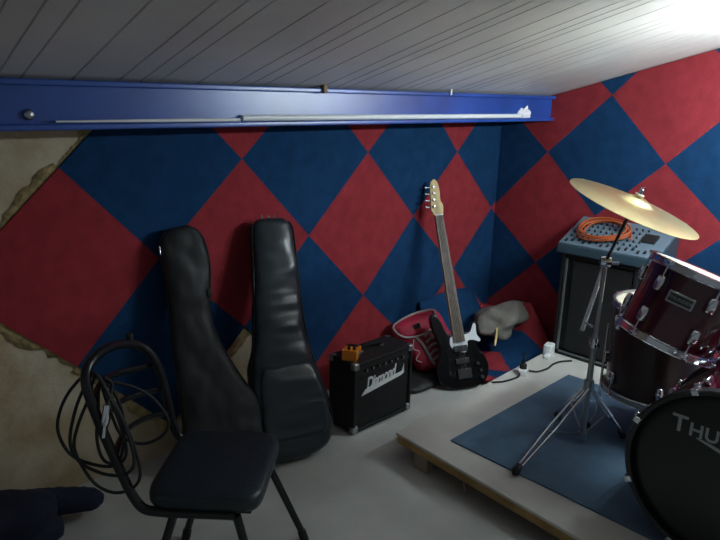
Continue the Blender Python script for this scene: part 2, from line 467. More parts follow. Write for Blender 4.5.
def bar(z, bow, name='back_slat', r=.0085):
    k = (z - .54) / .26; x = -.208 - .080 * k
    tube(name, [(x, -.177, z + .01), (x - bow * .7, -.09, z + .012), (x - bow, 0, z), (x - bow * .6, .09, z - .02), (x + .02, .174, z - .04)], r, M['tube'], ch, smooth=5, seg=8, flat=1.6)
for z in (.58, .66, .74): bar(z, .03)
tube('top_knob', [(-.276, .10, .806), (-.277, .103, .836)], .011, M['rubber'], ch, seg=10)
LEGS = {'nf': [(.105, -.165, .415), (0, 0, 0), (.215, -.215, .012)], 'ff': [(.075, .235, .418), (0, 0, 0), (.238, .268, .012)],
        'nb': [(-.07, -.165, .415), (0, 0, 0), (-.19, -.215, .012)], 'fb': [(-.06, .207, .412), (0, 0, 0), (-.19, .245, .012)]}
for k, P in LEGS.items():
    l = tube('leg', [P[0], P[2]], .0125, M['tube'], ch, seg=12)
    e_ = Vector(P[2]); d_ = (Vector(P[0]) - e_).normalized()
    tube('foot_cap', [e_ + d_ * .03, e_ - Vector((0, 0, .011))], .0155, M['rubber'], l, seg=12)
tube('cross_rail', [(.09, -.17, .412), (.075, .258, .416)], .010, M['tube'], ch, seg=10)
tag(lathe('rail_cap', [(0, 0), (.011, 0), (.011, .012), (0, .014)], M['chrome'], ch, 14, Matrix.Translation((.075, .256, .416)) @ Matrix.Rotation(-PI / 2, 4, 'X')), 'bright steel end cap')
tube('cross_rail', [(-.065, -.17, .410), (-.06, .21, .410)], .010, M['tube'], ch, seg=10)

# cable coil hung over the chair back
cb = empty('cable_coil', (-2.86, -.62, .42)); tag(cb, 'black audio cable hanging in loose loops from the chair back', 'cable')
TOP = Vector((-2.812, -.80, .845))
def loop(pts, name, n=8):
    return tube(name, [Vector(p) - Vector((-2.86, -.62, .42)) for p in pts], .0045, M['rubber'], cb, smooth=n, seg=7, closed=True)
LOOPS = [[[-2.928, -0.796, 0.825], [-2.967, -0.748, 0.774], [-2.994, -0.718, 0.706], [-3.005, -0.717, 0.643], [-2.988, -0.742, 0.581], [-2.949, -0.789, 0.555], [-2.909, -0.841, 0.557], [-2.885, -0.866, 0.593], [-2.885, -0.854, 0.663], [-2.904, -0.828, 0.763]],
 [[-2.925, -0.801, 0.82], [-2.956, -0.788, 0.773], [-2.978, -0.766, 0.696], [-2.992, -0.765, 0.623], [-2.978, -0.784, 0.571], [-2.936, -0.835, 0.541], [-2.893, -0.877, 0.543], [-2.871, -0.884, 0.58], [-2.879, -0.856, 0.676], [-2.906, -0.822, 0.775]],
 [[-2.919, -0.796, 0.811], [-2.945, -0.794, 0.749], [-2.969, -0.77, 0.673], [-2.983, -0.765, 0.608], [-2.97, -0.786, 0.545], [-2.947, -0.812, 0.497], [-2.914, -0.85, 0.48], [-2.876, -0.881, 0.497], [-2.86, -0.892, 0.548], [-2.87, -0.857, 0.658], [-2.899, -0.817, 0.766]],
 [[-2.911, -0.797, 0.791], [-2.923, -0.799, 0.714], [-2.935, -0.804, 0.63], [-2.927, -0.819, 0.572], [-2.896, -0.837, 0.562], [-2.875, -0.837, 0.621], [-2.87, -0.827, 0.7], [-2.887, -0.814, 0.767]],
 [[-2.898, -0.788, 0.772], [-2.886, -0.784, 0.695], [-2.863, -0.794, 0.611], [-2.818, -0.82, 0.58], [-2.77, -0.846, 0.598], [-2.75, -0.849, 0.642], [-2.788, -0.826, 0.721], [-2.854, -0.802, 0.77]]]
for q in LOOPS: loop(q, 'loop')
O_ = Vector((-2.86, -.62, .42))
pa_, pb_, pc_ = [Vector(q) - O_ for q in ([-2.914, -0.841, 0.742], [-2.931, -0.85, 0.672], [-2.885, -0.812, 0.78])]
dq = (pb_ - pa_).to_track_quat('Z', 'Y').to_matrix().to_4x4()
pg = lathe('plug', [(0, 0), (.009, 0), (.011, .045), (.008, .055), (.0045, .057), (.0045, .088), (0, .092)], M['chrome'], cb, 14, Matrix.Translation(pa_) @ dq)
tag(pg, 'silver jack plug')
tube('tail', [pa_ + (pb_ - pa_) * .02, pc_, pc_ + Vector((-.02, 0, .03))], .0045, M['rubber'], cb, smooth=6, seg=7)

# ------------------------------------------------------------------ navy jacket on the floor
jk = empty('jacket', (-3.02, -.20, 0)); tag(jk, 'crumpled navy jacket heaped on the floor against bare plaster wall', 'jacket')
lump('jacket_body', (-.15, -.03, .085), (.27, .13, .135), M['navy'], jk, wob=.14, seed=12, flatbottom=0.0)
sl = [(-.10, .03, .135), (.04, .02, .115), (.13, .0, .098), (.21, -.03, .085), (.275, -.055, .072)]
V, F = tubeVF(catmull(sl, 6), [.080 - .0012 * i for i in range(22)] + [.049, .040, .022], seg=18, flat=.75)
rj = random.Random(3)
V = [Vector(v) * (1 + .012 * rj.uniform(-1, 1)) for v in V]
mesh('sleeve', V, F, M['navy'], jk, smooth=True)
lump('fold', (.0, -.06, .05), (.11, .06, .06), M['navy'], jk, wob=.2, seed=15, sub=3, flatbottom=.0)

# ------------------------------------------------------------------ guitar amplifier
am = empty('guitar_amplifier', (-1.44, -.372, 0)); tag(am, 'small black practice guitar amplifier with white script logo', 'amplifier')
aw, ad, ah = .405, .18, .355
zf = .012
def plate(name, s, c, m, bevel=0.): return box(name, s, c, m, am, bevel=bevel)
# open-fronted cabinet
parts = [boxVF((aw, ad, .016), (0, 0, zf + .008)), boxVF((aw, ad, .016), (0, 0, zf + ah - .008)), boxVF((.016, ad, ah - .032), (-aw / 2 + .008, 0, zf + ah / 2)),
         boxVF((.016, ad, ah - .032), (aw / 2 - .008, 0, zf + ah / 2)), boxVF((aw - .032, .012, ah - .032), (0, ad / 2 - .006, zf + ah / 2))]
V, F = join(parts); mesh('cabinet', V, F, M['tolex'], am, bevel=.004)
plate('speaker_grille', (aw - .034, .012, .262), (0, -ad / 2 + .018, zf + .148), M['grille'])
pnl = plate('control_panel', (aw - .034, .010, .052), (0, -ad / 2 + .014, zf + .308), M['dark'])
for k in range(7):
    x = -.125 + k * .042
    kn = lathe('control_knob', [(0, .014), (.0065, .014), (.009, 0), (0, 0)], M['dark'], am, 14, Matrix.Translation((x, -ad / 2 + .009, zf + .306)) @ Matrix.Rotation(PI / 2, 4, 'X'))
    box('pointer', (.0022, .002, .009), (x, -ad / 2 - .006, zf + .309), M['white'], kn)
# corner caps
for sx in (-1, 1):
    for z in (zf + .016, zf + ah - .016):
        for y in (-ad / 2 + .014,):
            tag(box('corner_cap', (.034, .034, .036), (sx * (aw / 2 - .0145), y, z), M['dullchrome'], am, bevel=.009), 'worn metal corner cap')
for sx in (-1, 1):
    box('corner_cap', (.034, .034, .036), (sx * (aw / 2 - .0145), ad / 2 - .014, zf + ah - .016), M['dullchrome'], am, bevel=.009)
tube('carry_handle', [(-.07, .01, zf + ah - .002), (-.055, .01, zf + ah + .018), (0, .01, zf + ah + .024), (.055, .01, zf + ah + .018), (.07, .01, zf + ah - .002)], .008, M['rubber'], am, smooth=5, seg=8, flat=1.5)
for sx in (-1, 1): box('handle_bracket', (.022, .020, .010), (sx * .07, .01, zf + ah + .003), M['dullchrome'], am, bevel=.002)
for sx in (-1, 1):
    for sy in (-1, 1): lathe('foot', [(0, 0), (.012, 0), (.014, .012), (0, .012)], M['rubber'], am, 12, Matrix.Translation((sx * .165, sy * .065, 0)))
lx = Matrix.Translation((-.015, -ad / 2 + .0108, zf + .232)) @ Matrix.Rotation(PI / 2, 4, 'X') @ Matrix.Rotation(.10, 4, 'Z')
lg = text('logo', 'Diamond', .088, lx, M['white'], am, .0012, shear=.35, xscale=.68, spacing=.88, bold=.002)
tag(lg, 'white slanted script logo')
# underline sweep joining the letters, like the script on the cloth
prism('logo_sweep', [(-.145, zf + .176), (-.12, zf + .204), (.135, zf + .226), (.15, zf + .262), (.152, zf + .214), (.13, zf + .205)], -ad / 2 + .0095, -ad / 2 + .0115, M['white'], am)

# orange pedal on the amp
op = empty('effects_pedal', (-1.582, -.375, zf + ah), rotz=.62); tag(op, 'orange effects pedal lying on top of the amplifier', 'pedal')
parts = [(-.06, 0), (.06, 0), (.06, .036), (.0, .050), (-.06, .054)]
n = len(parts)
V = [(p[0], -.036, p[1]) for p in parts] + [(p[0], .036, p[1]) for p in parts]
F = [tuple(range(n)), tuple(range(n, 2 * n))] + [(i, (i + 1) % n, n + (i + 1) % n, n + i) for i in range(n)]
mesh('pedal_case', V, F, M['orange'], op, bevel=.004)
box('footswitch_plate', (.042, .055, .006), (.032, 0, .045), M['dark'], op, bevel=.002, mx=Matrix.Rotation(.23, 4, 'Y'))
for q in (-.02, .005): lathe('control_knob', [(0, .014), (.007, .014), (.008, 0), (0, 0)], M['dark'], op, 12, Matrix.Translation((-.042, q, .052)))
lathe('jack_socket', [(0, .014), (.005, .014), (.009, .012), (.009, 0), (0, 0)], M['chrome'], op, 12, Matrix.Translation((-.02, -.036, .028)) @ Matrix.Rotation(PI / 2, 4, 'X'))

# ------------------------------------------------------------------ pink backpack on a flat black bag
fb = empty('laptop_bag', (-.89, -.23, 0)); tag(fb, 'flat black bag on the floor under the pink backpack', 'bag')
superloft('bag_body', [(0, 0, .001, .20, .13), (0, 0, .012, .225, .15), (0, 0, .030, .22, .148), (0, 0, .040, .20, .13), (0, 0, .043, .15, .09)], M['canvas'], fb, seg=40, e=5, wob=.01)
tube('carry_strap', [(.05, -.148, .035), (.12, -.195, .012), (.22, -.20, .008), (.29, -.15, .008), (.222, -.05, .04)], .008, M['canvas'], fb, smooth=6, seg=8, flat=.5)
mx = frame((-.800, -.285, .064), (-.06, .62, 1), (-.42, -1, .2))
bp_ = empty('backpack', mx=mx); tag(bp_, 'pink backpack with pale straps leaning on the wall beside the guitar', 'backpack')
secs = bag_secs([(0, .02, .10, .04, 0), (.02, .02, .135, .06, 0), (.08, .02, .148, .07, 0), (.18, .0, .150, .066, 0), (.27, -.02, .158, .056, 0), (.31, -.03, .150, .04, 0), (.33, -.03, .12, .02, 0)], 34)
superloft('bag_body', secs, M['pink'], bp_, e=3, wob=.035, seed=21)
tube('top_flap_piping', [(-.175, -.03, .30), (-.15, -.058, .235), (-.06, -.072, .205), (.03, -.072, .215), (.085, -.06, .27), (.09, -.035, .315), (-.02, -.022, .335), (-.13, -.02, .325)], .0065, M['strap'], bp_, smooth=6, seg=8, closed=True)
fl = superloft('top_flap', [(-.045, -.028, .215, .085, .036), (-.045, -.03, .235, .115, .037), (-.045, -.028, .28, .120, .032), (-.045, -.02, .315, .11, .02)], M['pink'], bp_, seg=24, e=3)
box('emblem', (.045, .004, .028), (-.05, -.066, .262), M['rubber'], bp_, bevel=.002)
for k in range(5):
    z = .045 + k * .036
    tube('lacing', [(-.05 + .004 * k, -.076, z), (-.01, -.086, z + .014), (.045, -.078, z + .004)], .011, M['strap'], bp_, smooth=4, seg=8, flat=.45)
tube('shoulder_strap', [(-.085, -.068, .21), (-.065, -.078, .15), (-.055, -.078, .08), (-.04, -.072, .02)], .010, M['strap'], bp_, smooth=5, seg=8, flat=.4)
tube('shoulder_strap', [(.03, -.066, .22), (.05, -.078, .15), (.06, -.078, .08), (.05, -.07, .02)], .010, M['strap'], bp_, smooth=5, seg=8, flat=.4)
tube('drawstring', [(-.10, -.070, .20), (-.125, -.076, .15), (-.10, -.08, .12), (-.135, -.070, .09), (-.11, -.074, .06)], .0035, M['strap'], bp_, smooth=6, seg=6)

# ------------------------------------------------------------------ electric guitar
g0 = Vector((-.815, -.50, .004)); g1 = Vector((-.668, -.055, 1.118))
mx = frame(g0, g1 - g0, (-.62, -1, .3)); GL = (g1 - g0).length
gt = empty('electric_guitar', mx=mx); tag(gt, 'black electric guitar with white pickguard leaning on the carpeted wall', 'guitar')
out = [(.0, .0), (.075, .008), (.13, .04), (.152, .10), (.142, .16), (.112, .205), (.108, .25), (.128, .30), (.132, .345), (.112, .365), (.088, .352), (.072, .322), (.05, .312),
       (-.042, .312), (-.068, .335), (-.085, .385), (-.112, .430), (-.136, .432), (-.146, .395), (-.134, .33), (-.116, .27), (-.118, .21), (-.148, .15), (-.155, .09), (-.130, .035), (-.075, .006)]
pts = [(v.x, v.z) for v in catmull([(a, 0, b) for a, b in out], 4, True)]
prism('body', pts, -.0225, .0225, M['gblack'], gt, bevel=.007)
pgd = [(.028, .20), (.045, .235), (.052, .262), (.085, .262), (.118, .248), (.126, .262), (.108, .292), (.112, .345), (.098, .352), (.076, .312), (.052, .300), (.032, .300), (-.034, .300), (-.052, .285), (-.055, .25), (-.04, .225), (-.02, .215)]
prism('pickguard', [(v.x, v.z) for v in catmull([(a, 0, b) for a, b in pgd], 3, True)], -.0255, -.0215, M['pickguard'], gt)
NZ = GL - .215
nk = [(-.033, .285), (.033, .285), (.023, NZ), (-.023, NZ)]
prism('neck', nk, -.030, -.004, M['maple'], gt, bevel=.006)
fbd = [(-.0325, .262), (.0325, .262), (.0225, NZ), (-.0225, NZ)]
o = prism('fretboard', fbd, -.0345, -.0295, M['rosewood'], gt)
hs = [(-.0225, NZ), (.0225, NZ), (.034, NZ + .03), (.036, NZ + .06), (.026, NZ + .085), (.030, NZ + .14), (.026, NZ + .185), (.010, NZ + .213), (-.008, NZ + .205), (-.022, NZ + .18), (-.038, NZ + .05), (-.036, NZ + .025)]
prism('headstock', [(v.x, v.z) for v in catmull([(a, 0, b) for a, b in hs], 3, True)], -.026, -.010, M['maple'], gt, bevel=.003)
box('nut', (.046, .008, .005), (0, -.034, NZ), M['white'], gt)
for k in range(4):
    z = NZ + .052 + k * .038; x = -.034 + .0045 * k
    tn = lathe('tuner', [(0, .014), (.006, .014), (.009, .010), (.009, 0), (0, 0)], M['chrome'], gt, 12, Matrix.Translation((x + .014, -.026, z)) @ Matrix.Rotation(PI / 2, 4, 'X'))
    tube('tuner_key', [(x, -.016, z), (x - .022, -.016, z), (x - .034, -.016, z)], [.004, .004, .010], M['dullchrome'], tn, seg=8, flat=.5)
    tube('string', [(-.015 + .010 * k, -.0375, .10), (-.0115 + .0077 * k, -.0375, NZ), (x + .014, -.034, z)], .0009, M['dullchrome'], gt, seg=5)
box('bridge', (.082, .014, .055), (0, -.029, .085), M['dark'], gt, bevel=.003)
for z in (.155, .225): box('pickup', (.082, .010, .034), (0, -.0275, z), M['dark'], gt, bevel=.004)
for q in ((.085, .13), (.098, .09), (.10, .05)): lathe('control_knob', [(0, .016), (.009, .016), (.011, 0), (0, 0)], M['dark'], gt, 16, Matrix.Translation((q[0], -.0225, q[1])) @ Matrix.Rotation(PI / 2, 4, 'X'))
for q in ((-.128, .425), (0, .002)): lathe('strap_button', [(0, .012), (.007, .012), (.004, .006), (.006, 0), (0, 0)], M['chrome'], gt, 12, Matrix.Translation((q[0], -.006, q[1])) @ Matrix.Rotation(PI / 2, 4, 'X')) if q[1] > .1 else None

# ------------------------------------------------------------------ carpet offcut slumped in the corner, grey bag in it
def build_offcut():
    nx, ny = 60, 40; x0, x1 = -.70, -.075; y0, y1 = -.625, -.03
    V = []; F = []; mi = []
    th = .008
    for j in range(ny + 1):
        for i in range(nx + 1):
            x = x0 + (x1 - x0) * i / nx; y = y0 + (y1 - y0) * j / ny
            tx = max(0, (x + .26) / .185); ty = max(0, (y + .30) / .27)
            H = .05 + .27 * min(1, max(0, (y + .60) / .17)) ** .8 - .14 * max(0, (y + .43) / .40)
            z = .022 + H * tx ** 2.6 + .36 * ty ** 2.4 * (1 - .9 * min(1, tx ** 2.6))
            z += .022 * math.exp(-((y + .625) / .04) ** 2) + .008 * math.sin(11 * x + 5 * y) * (1 - min(1, tx))
            V.append((x, y, z))
    q = nx + 1
    for j in range(ny):
        for i in range(nx):
            F.append((j * q + i, j * q + i + 1, (j + 1) * q + i + 1, (j + 1) * q + i))
            x = x0 + (x1 - x0) * (i + .5) / nx; y = y0 + (y1 - y0) * (j + .5) / ny
            red = (x > -.125) or (abs(x + .45) / .17 + abs(y + .36) / .20 < 1) or (x < -.62 and y < -.45)
            mi.append(0 if red else 1)
    o = mesh('carpet_offcut', V, F, [M['red'], M['blue']], smooth=True)
    for p, k in zip(o.data.polygons, mi): p.material_index = k
    s = o.modifiers.new('Solid', 'SOLIDIFY'); s.thickness = th; s.offset = -1
    tag(o, 'loose red and blue carpet piece curled up in the corner', 'carpet', kind='thing')
build_offcut()
gy = empty('cloth_bag', (-.285, -.355, .075)); tag(gy, 'grey cloth bag slumped inside the curled carpet corner', 'bag')
lump('bag_body', (0, 0, .165), (.215, .125, .105), M['grey'], gy, wob=.20, seed=44, flatbottom=.0)
tube('drawstring', [(-.13, -.06, .17), (-.19, -.10, .15), (-.23, -.12, .10)], .007, M['maple'], gy, smooth=4, seg=7)

# ------------------------------------------------------------------ drum platform
PX0, PX1, PY0, PY1, PH = -1.645, -.02, -2.75, -.665, .12
pf = empty('drum_platform', (-1.0, -1.7, 0)); tag(pf, 'low beige carpeted platform with raw wood edge under the drum kit', 'platform')
PQ = [(-1.617, -.708), (-.02, -.645), (-.02, -2.75), (-1.735, -2.75)]
def slab(name, ins, z0, z1, m, bevel):
    cx = sum(p[0] for p in PQ) / 4; cy = sum(p[1] for p in PQ) / 4
    Q = [(p[0] + (ins if p[0] < cx else -ins) + 1.0, p[1] + (ins if p[1] < cy else -ins) + 1.7) for p in PQ]
    V = [(a, b, z0) for a, b in Q] + [(a, b, z1) for a, b in Q]
    return mesh(name, V, [(0, 1, 2, 3), (4, 5, 6, 7)] + [(i, (i + 1) % 4, 4 + (i + 1) % 4, 4 + i) for i in range(4)], m, pf, bevel=bevel)
slab('deck_carpet', 0, PH - .014, PH, M['deck'], .004)
slab('deck_board', .006, PH - .052, PH - .014, M['wood'], .002)
for bx_, by_ in ((-1.595, -.86), (-1.64, -1.7), (-1.69, -2.6), (-.10, -.75), (-.10, -1.7), (-.10, -2.6)):
    box('support_block', (.05, .075, PH - .052), (bx_ + 1.0, by_ + 1.7, (PH - .052) / 2), M['block'], pf, bevel=.002)
tube('dowel', [(-.615, .605, .005), (-.632, .60, .068)], .004, M['block'], pf, seg=8)
mt = mesh('floor_mat', *boxVF((1.04, 1.9, .008), (0, 0, .004)), M['mat'], bevel=.002)
mt.location = (-.975, -1.87, PH); tag(mt, 'slate blue carpet mat on the platform under the drums', 'mat')
# its corner nearest the wall is cut to a step beside the loudspeaker

# power sockets and cable on the platform
ps = empty('power_socket', (-.632, -.742, PH), rotz=.5); tag(ps, 'white socket block with black plug on the platform edge', 'socket')
box('socket_body', (.066, .045, .034), (0, 0, .017), M['white'], ps, bevel=.005)
lathe('plug', [(0, .058), (.007, .058), (.009, .03), (.019, .024), (.020, 0), (0, 0)], M['rubber'], ps, 16, Matrix.Translation((.004, 0, .034)))
tube('plug_lead', [(.004, 0, .088), (.003, .002, .12), (-.006, .01, .135)], .004, M['rubber'], ps, smooth=4, seg=7)
ad_ = empty('power_adapter', (-.262, -.688, PH), rotz=.2); tag(ad_, 'white plug adapter on the platform beside the loudspeaker foot', 'adapter')
box('adapter_body', (.072, .052, .068), (0, 0, .034), M['white'], ad_, bevel=.009)
box('adapter_tail', (.05, .03, .022), (-.062, -.012, .011), M['white'], ad_, bevel=.005)
o = tube('power_cable', [(-.86, -.70, PH + .006), (-.80, -.735, PH + .006), (-.70, -.752, PH + .006), (-.67, -.745, PH + .015)], .0055, M['rubber'], smooth=6, seg=8)
tag(o, 'short dark cable running into the white socket block from the wall side', 'cable')
o = tube('power_cable', [(-.59, -.755, PH + .012), (-.55, -.785, PH + .006), (-.47, -.80, PH + .006), (-.39, -.79, PH + .006), (-.32, -.80, PH + .006), (-.26, -.835, PH + .006)], .0055, M['rubber'], smooth=6, seg=8)
tag(o, 'grey black cable from the white socket block towards the loudspeaker', 'cable')

# ------------------------------------------------------------------ PA loudspeaker and mixer
sp = empty('loudspeaker', (-.079, -.90, PH)); tag(sp, 'black loudspeaker cabinet on the platform carrying the mixer', 'loudspeaker')
sw, sd, sh = .44, .265, .615
parts = [boxVF((sd, .022, sh), (0, -sw / 2 + .011, sh / 2)), boxVF((sd, .022, sh), (0, sw / 2 - .011, sh / 2)), boxVF((sd, sw - .044, .022), (0, 0, .011)), boxVF((sd, sw - .044, .022), (0, 0, sh - .011)), boxVF((.018, sw - .044, sh - .044), (sd / 2 - .009, 0, sh / 2))]
V, F = join(parts); mesh('cabinet', V, F, M['cab'], sp, bevel=.005)
box('front_grille', (.012, sw - .10, sh - .075), (-sd / 2 + .014, -.022, sh / 2), M['grille'], sp)
box('baffle', (.01, sw - .044, sh - .044), (-sd / 2 + .03, 0, sh / 2), M['cab'], sp)
tag(box('trim_strip', (.008, .016, sh - .06), (-sd / 2 - .002, sw / 2 - .034, sh / 2), M['trim'], sp, bevel=.003), 'grey vertical trim strip')
box('bottom_trim', (.008, sw - .06, .012), (-sd / 2 - .002, -.01, .024), M['trim'], sp, bevel=.003)
box('corner_cap', (.03, .03, .03), (-sd / 2 + .012, sw / 2 - .012, sh - .013), M['dark'], sp, bevel=.006)

# mixer: a shallow console, back edge raised against the wall
a_ = math.radians(24)
mxm = Matrix.Translation((-.232, -.93, PH + sh + .001))
mi_ = empty('mixing_desk', mx=mxm); tag(mi_, 'grey blue audio mixing desk on top of the loudspeaker', 'mixer')
ln, dp, ft = .56, .285, .052
prof = [(0, 0.0), (dp, .0), (dp, ft + dp * math.tan(a_)), (0.004, ft)]
V = [(p[0], -ln / 2, p[1]) for p in prof] + [(p[0], ln / 2, p[1]) for p in prof]
F = [(0, 1, 2, 3), (4, 5, 6, 7)] + [(i, (i + 1) % 4, 4 + (i + 1) % 4, 4 + i) for i in range(4)]
mesh('console', V, F, M['mixdark'], mi_, bevel=.006)
TP = Matrix.Translation((.004, 0, ft)) @ Matrix.Rotation(-a_, 4, 'Y')
DL = dp / math.cos(a_)
box('top_panel', (DL - .012, ln - .012, .006), tuple(TP @ Vector((DL / 2, 0, .002))), M['mixer'], mi_, bevel=.002, mx=Matrix.Rotation(-a_, 4, 'Y'))
kv, kf = latheVF([(0, .012), (.0048, .012), (.0062, 0), (0, 0)], 8)
kme = None
for row in range(5):
    for c in range(12):
        p = TP @ Vector((.085 + row * .040, ln / 2 - .045 - c * .034, .005))
        if kme is None:
            k0 = mesh('control_knob', kv, kf, M['dark'], mi_, smooth=True, mx=Matrix.Rotation(-a_, 4, 'Y')); kme = k0.data; k0.location = p
        else:
            k1 = bpy.data.objects.new('control_knob', kme); k1.location = p; link(k1, mi_)
fme = None
for c in range(14):
    p = TP @ Vector((.036 + .010 * ((c * 7) % 3), ln / 2 - .040 - c * .034, .008))
    if fme is None:
        V, F = boxVF((.020, .010, .012)); f0 = mesh('fader_cap', V, F, M['dark'], mi_, mx=Matrix.Rotation(-a_, 4, 'Y')); fme = f0.data; f0.location = p
    else:
        f1 = bpy.data.objects.new('fader_cap', fme); f1.location = p; link(f1, mi_)
box('meter_panel', (.075, .075, .016), tuple(TP @ Vector((.17, -.175, .010))), M['dark'], mi_, bevel=.004, mx=Matrix.Rotation(-a_, 4, 'Y'))

# orange cable coil on the mixer
oc = empty('cable_coil', mx=mxm @ TP @ Matrix.Translation((.155, .075, .017))); tag(oc, 'orange cable coiled on top of the mixing desk', 'cable')
P = []
for k in range(5 * 28):
    a = 2 * PI * k / 28; tN = k / 28
    rr = .108 + .014 * math.sin(1.7 * tN * 2 + .4) + .006 * math.sin(3 * a)
    P.append((rr * math.cos(a) * .88, rr * math.sin(a) * 1.25 + .006 * math.sin(tN * 4), .006 + .0058 * tN + .002 * math.sin(2 * a + tN)))
tube('coiled_lead', P, .0048, M['ocable'], oc, seg=7)
tube('cable_end', [(P[-1][0], P[-1][1], P[-1][2]), (.05, -.10, .03), (.0, -.155, .012), (-.04, -.17, .006)], .0048, M['ocable'], oc, smooth=6, seg=7)

# ------------------------------------------------------------------ drum hardware helpers
def along(c, ax):
    z = Vector(ax).normalized(); q = Vector((0, 0, 1)).rotation_difference(z)
    m = q.to_matrix().to_4x4(); m.translation = Vector(c); return m
def hoopprof(r, z, h, w=.010):
    return [(r, z), (r + w * .5, z - .001), (r + w, z + .002), (r + w * .55, z + .006), (r + w * .5, z + h - .005), (r + w, z + h - .002), (r + w * .4, z + h), (r - .004, z + h - .003), (r - .003, z), (r, z)]
def drum(root, R, L, shell_m, hoop_m, head_m, nl, hoop_h=.030, phase=0., lug_len=.055, hoop_name='hoop'):
    """axis = local z, centred on the origin"""
    lathe('shell', [(R - .008, -L / 2), (R, -L / 2), (R, L / 2), (R - .008, L / 2), (R - .008, -L / 2)], shell_m, root, 72)
    for s in (-1, 1):
        z0 = s * L / 2
        lathe('drumhead', [(0, z0 + s * .004), (R - .02, z0 + s * .004), (R + .001, z0), (R + .004, z0 - s * .006), (R + .0005, z0 - s * .006), (0, z0 + s * .001)], head_m, root, 72)
        P = hoopprof(R + .004, -hoop_h * .55, hoop_h)
        P = [(r, z0 + s * z) for r, z in P]
        lathe(hoop_name, P, hoop_m, root, 72)
        for k in range(nl):
            a = phase + 2 * PI * k / nl; c, sn = math.cos(a), math.sin(a)
            zc = z0 - s * (.045 + lug_len / 2)
            m = Matrix.Translation((c * (R + .010), sn * (R + .010), zc)) @ Matrix.Rotation(a, 4, 'Z')
            lv = superloft('lug', [(0, 0, -lug_len / 2, .006, .009), (0, 0, -lug_len / 2 + .005, .011, .014), (0, 0, 0, .014, .0155), (0, 0, lug_len / 2 - .005, .011, .014), (0, 0, lug_len / 2, .006, .009)], M['chrome'], root, seg=14, e=2.6)
            lv.data.transform(m)
            tube('tension_rod', [(c * (R + .013), sn * (R + .013), zc + s * lug_len / 2), (c * (R + .013), sn * (R + .013), z0 + s * .012)], .003, M['chrome'], lv, seg=7)
            box('hoop_ear', (.016, .020, .014), (c * (R + .014), sn * (R + .014), z0 + s * .005), M['chrome'], lv, bevel=.003, mx=Matrix.Rotation(a, 4, 'Z'))

# rack tom
tax = Vector((.235, -.245, .94)).normalized()
tc = Vector((-1.165, -1.655, .850))
rt = empty('rack_tom', mx=along(tc, tax)); tag(rt, 'small dark red tom drum with chrome hoops above the bass drum', 'drum', 'drums of the kit')
# direction from the drum to the camera, in local coordinates
loc = rt.matrix_world.inverted() @ Vector((-3.477, -2.371, 1.521)); pa = math.atan2(loc.y, loc.x)
drum(rt, .163, .265, M['maroon'], M['chrome'], M['head'], 6, phase=pa - .60)
ba = pa - .09
bmx = Matrix.Translation((math.cos(ba) * .1655, math.sin(ba) * .1655, .036)) @ Matrix.Rotation(ba + PI / 2, 4, 'Z')
bd = box('badge', (.088, .006, .042), tuple(bmx.translation), M['dullchrome'], rt, bevel=.003, mx=Matrix.Rotation(ba + PI / 2, 4, 'Z'))
box('badge_inlay', (.076, .002, .028), tuple(bmx @ Vector((0, -.0035, 0))), M['badge'], bd, mx=Matrix.Rotation(ba + PI / 2, 4, 'Z'))
text('badge_lettering', 'THUNDER', .017, bmx @ Matrix.Translation((0, -.0048, 0)) @ Matrix.Rotation(PI / 2, 4, 'X'), M['dullchrome'], bd, .0003)

# floor tom
ft_ = empty('floor_tom', (-.772, -1.468, .530)); tag(ft_, 'deep dark red floor tom standing behind the bass drum', 'drum', 'drums of the kit')
drum(ft_, .198, .395, M['darkmaroon'], M['dullchrome'], M['head'], 6, phase=2.55)
for k in range(3):
    a = 2.25 + 2 * PI * k / 3; c, s = math.cos(a), math.sin(a); r = .224
    lgm = tube('leg', [(c * r, s * r, .10), (c * r, s * r, -.33), (c * (r + .03), s * (r + .03), -.385)], .0055, M['chrome'], ft_, seg=9)
    box('leg_bracket', (.03, .03, .05), (c * .212, s * .212, -.05), M['chrome'], lgm, bevel=.005, mx=Matrix.Rotation(a, 4, 'Z'))
    lathe('rubber_foot', [(0, 0), (.012, 0), (.012, .018), (.007, .025), (0, .025)], M['rubber'], lgm, 12, Matrix.Translation((c * (r + .031), s * (r + .031), -.4015)))

# bass drum: axis along world -x, front head faces -x
BC = Vector((-1.485, -1.945, PH + .300)); BR = .282; BL = .40
bdm = Matrix.Translation(BC) @ Matrix.Rotation(-PI / 2, 4, 'Y')          # local z -> world -x
bdm = bdm @ Matrix.Rotation(0, 4, 'Z')
bdr = empty('bass_drum', mx=bdm); tag(bdr, 'large bass drum with black front head and pale lettering', 'drum', 'drums of the kit')
lathe('shell', [(BR - .01, -BL), (BR, -BL), (BR, -.03), (BR - .01, -.03), (BR - .01, -BL)], M['maroon'], bdr, 96)
for nm, z0, s in (('front', -.03, 1), ('rear', -BL, -1)):
    lathe('hoop', [(BR - .006, z0), (BR + .004, z0), (BR + .013, z0 + s * .003), (BR + .013, z0 + s * .036), (BR + .008, z0 + s * .04), (BR - .004, z0 + s * .036), (BR - .006, z0)], M['black'], bdr, 96)
    hd = lathe('front_head' if s > 0 else 'rear_head', [(0, z0 + s * .024), (BR - .035, z0 + s * .024), (BR - .018, z0 + s * .021), (BR - .003, z0 + s * .012), (BR - .003, z0 + s * .004), (0, z0 + s * .018)], M['bhead'] if s > 0 else M['head'], bdr, 96)
    if s > 0: fh = hd
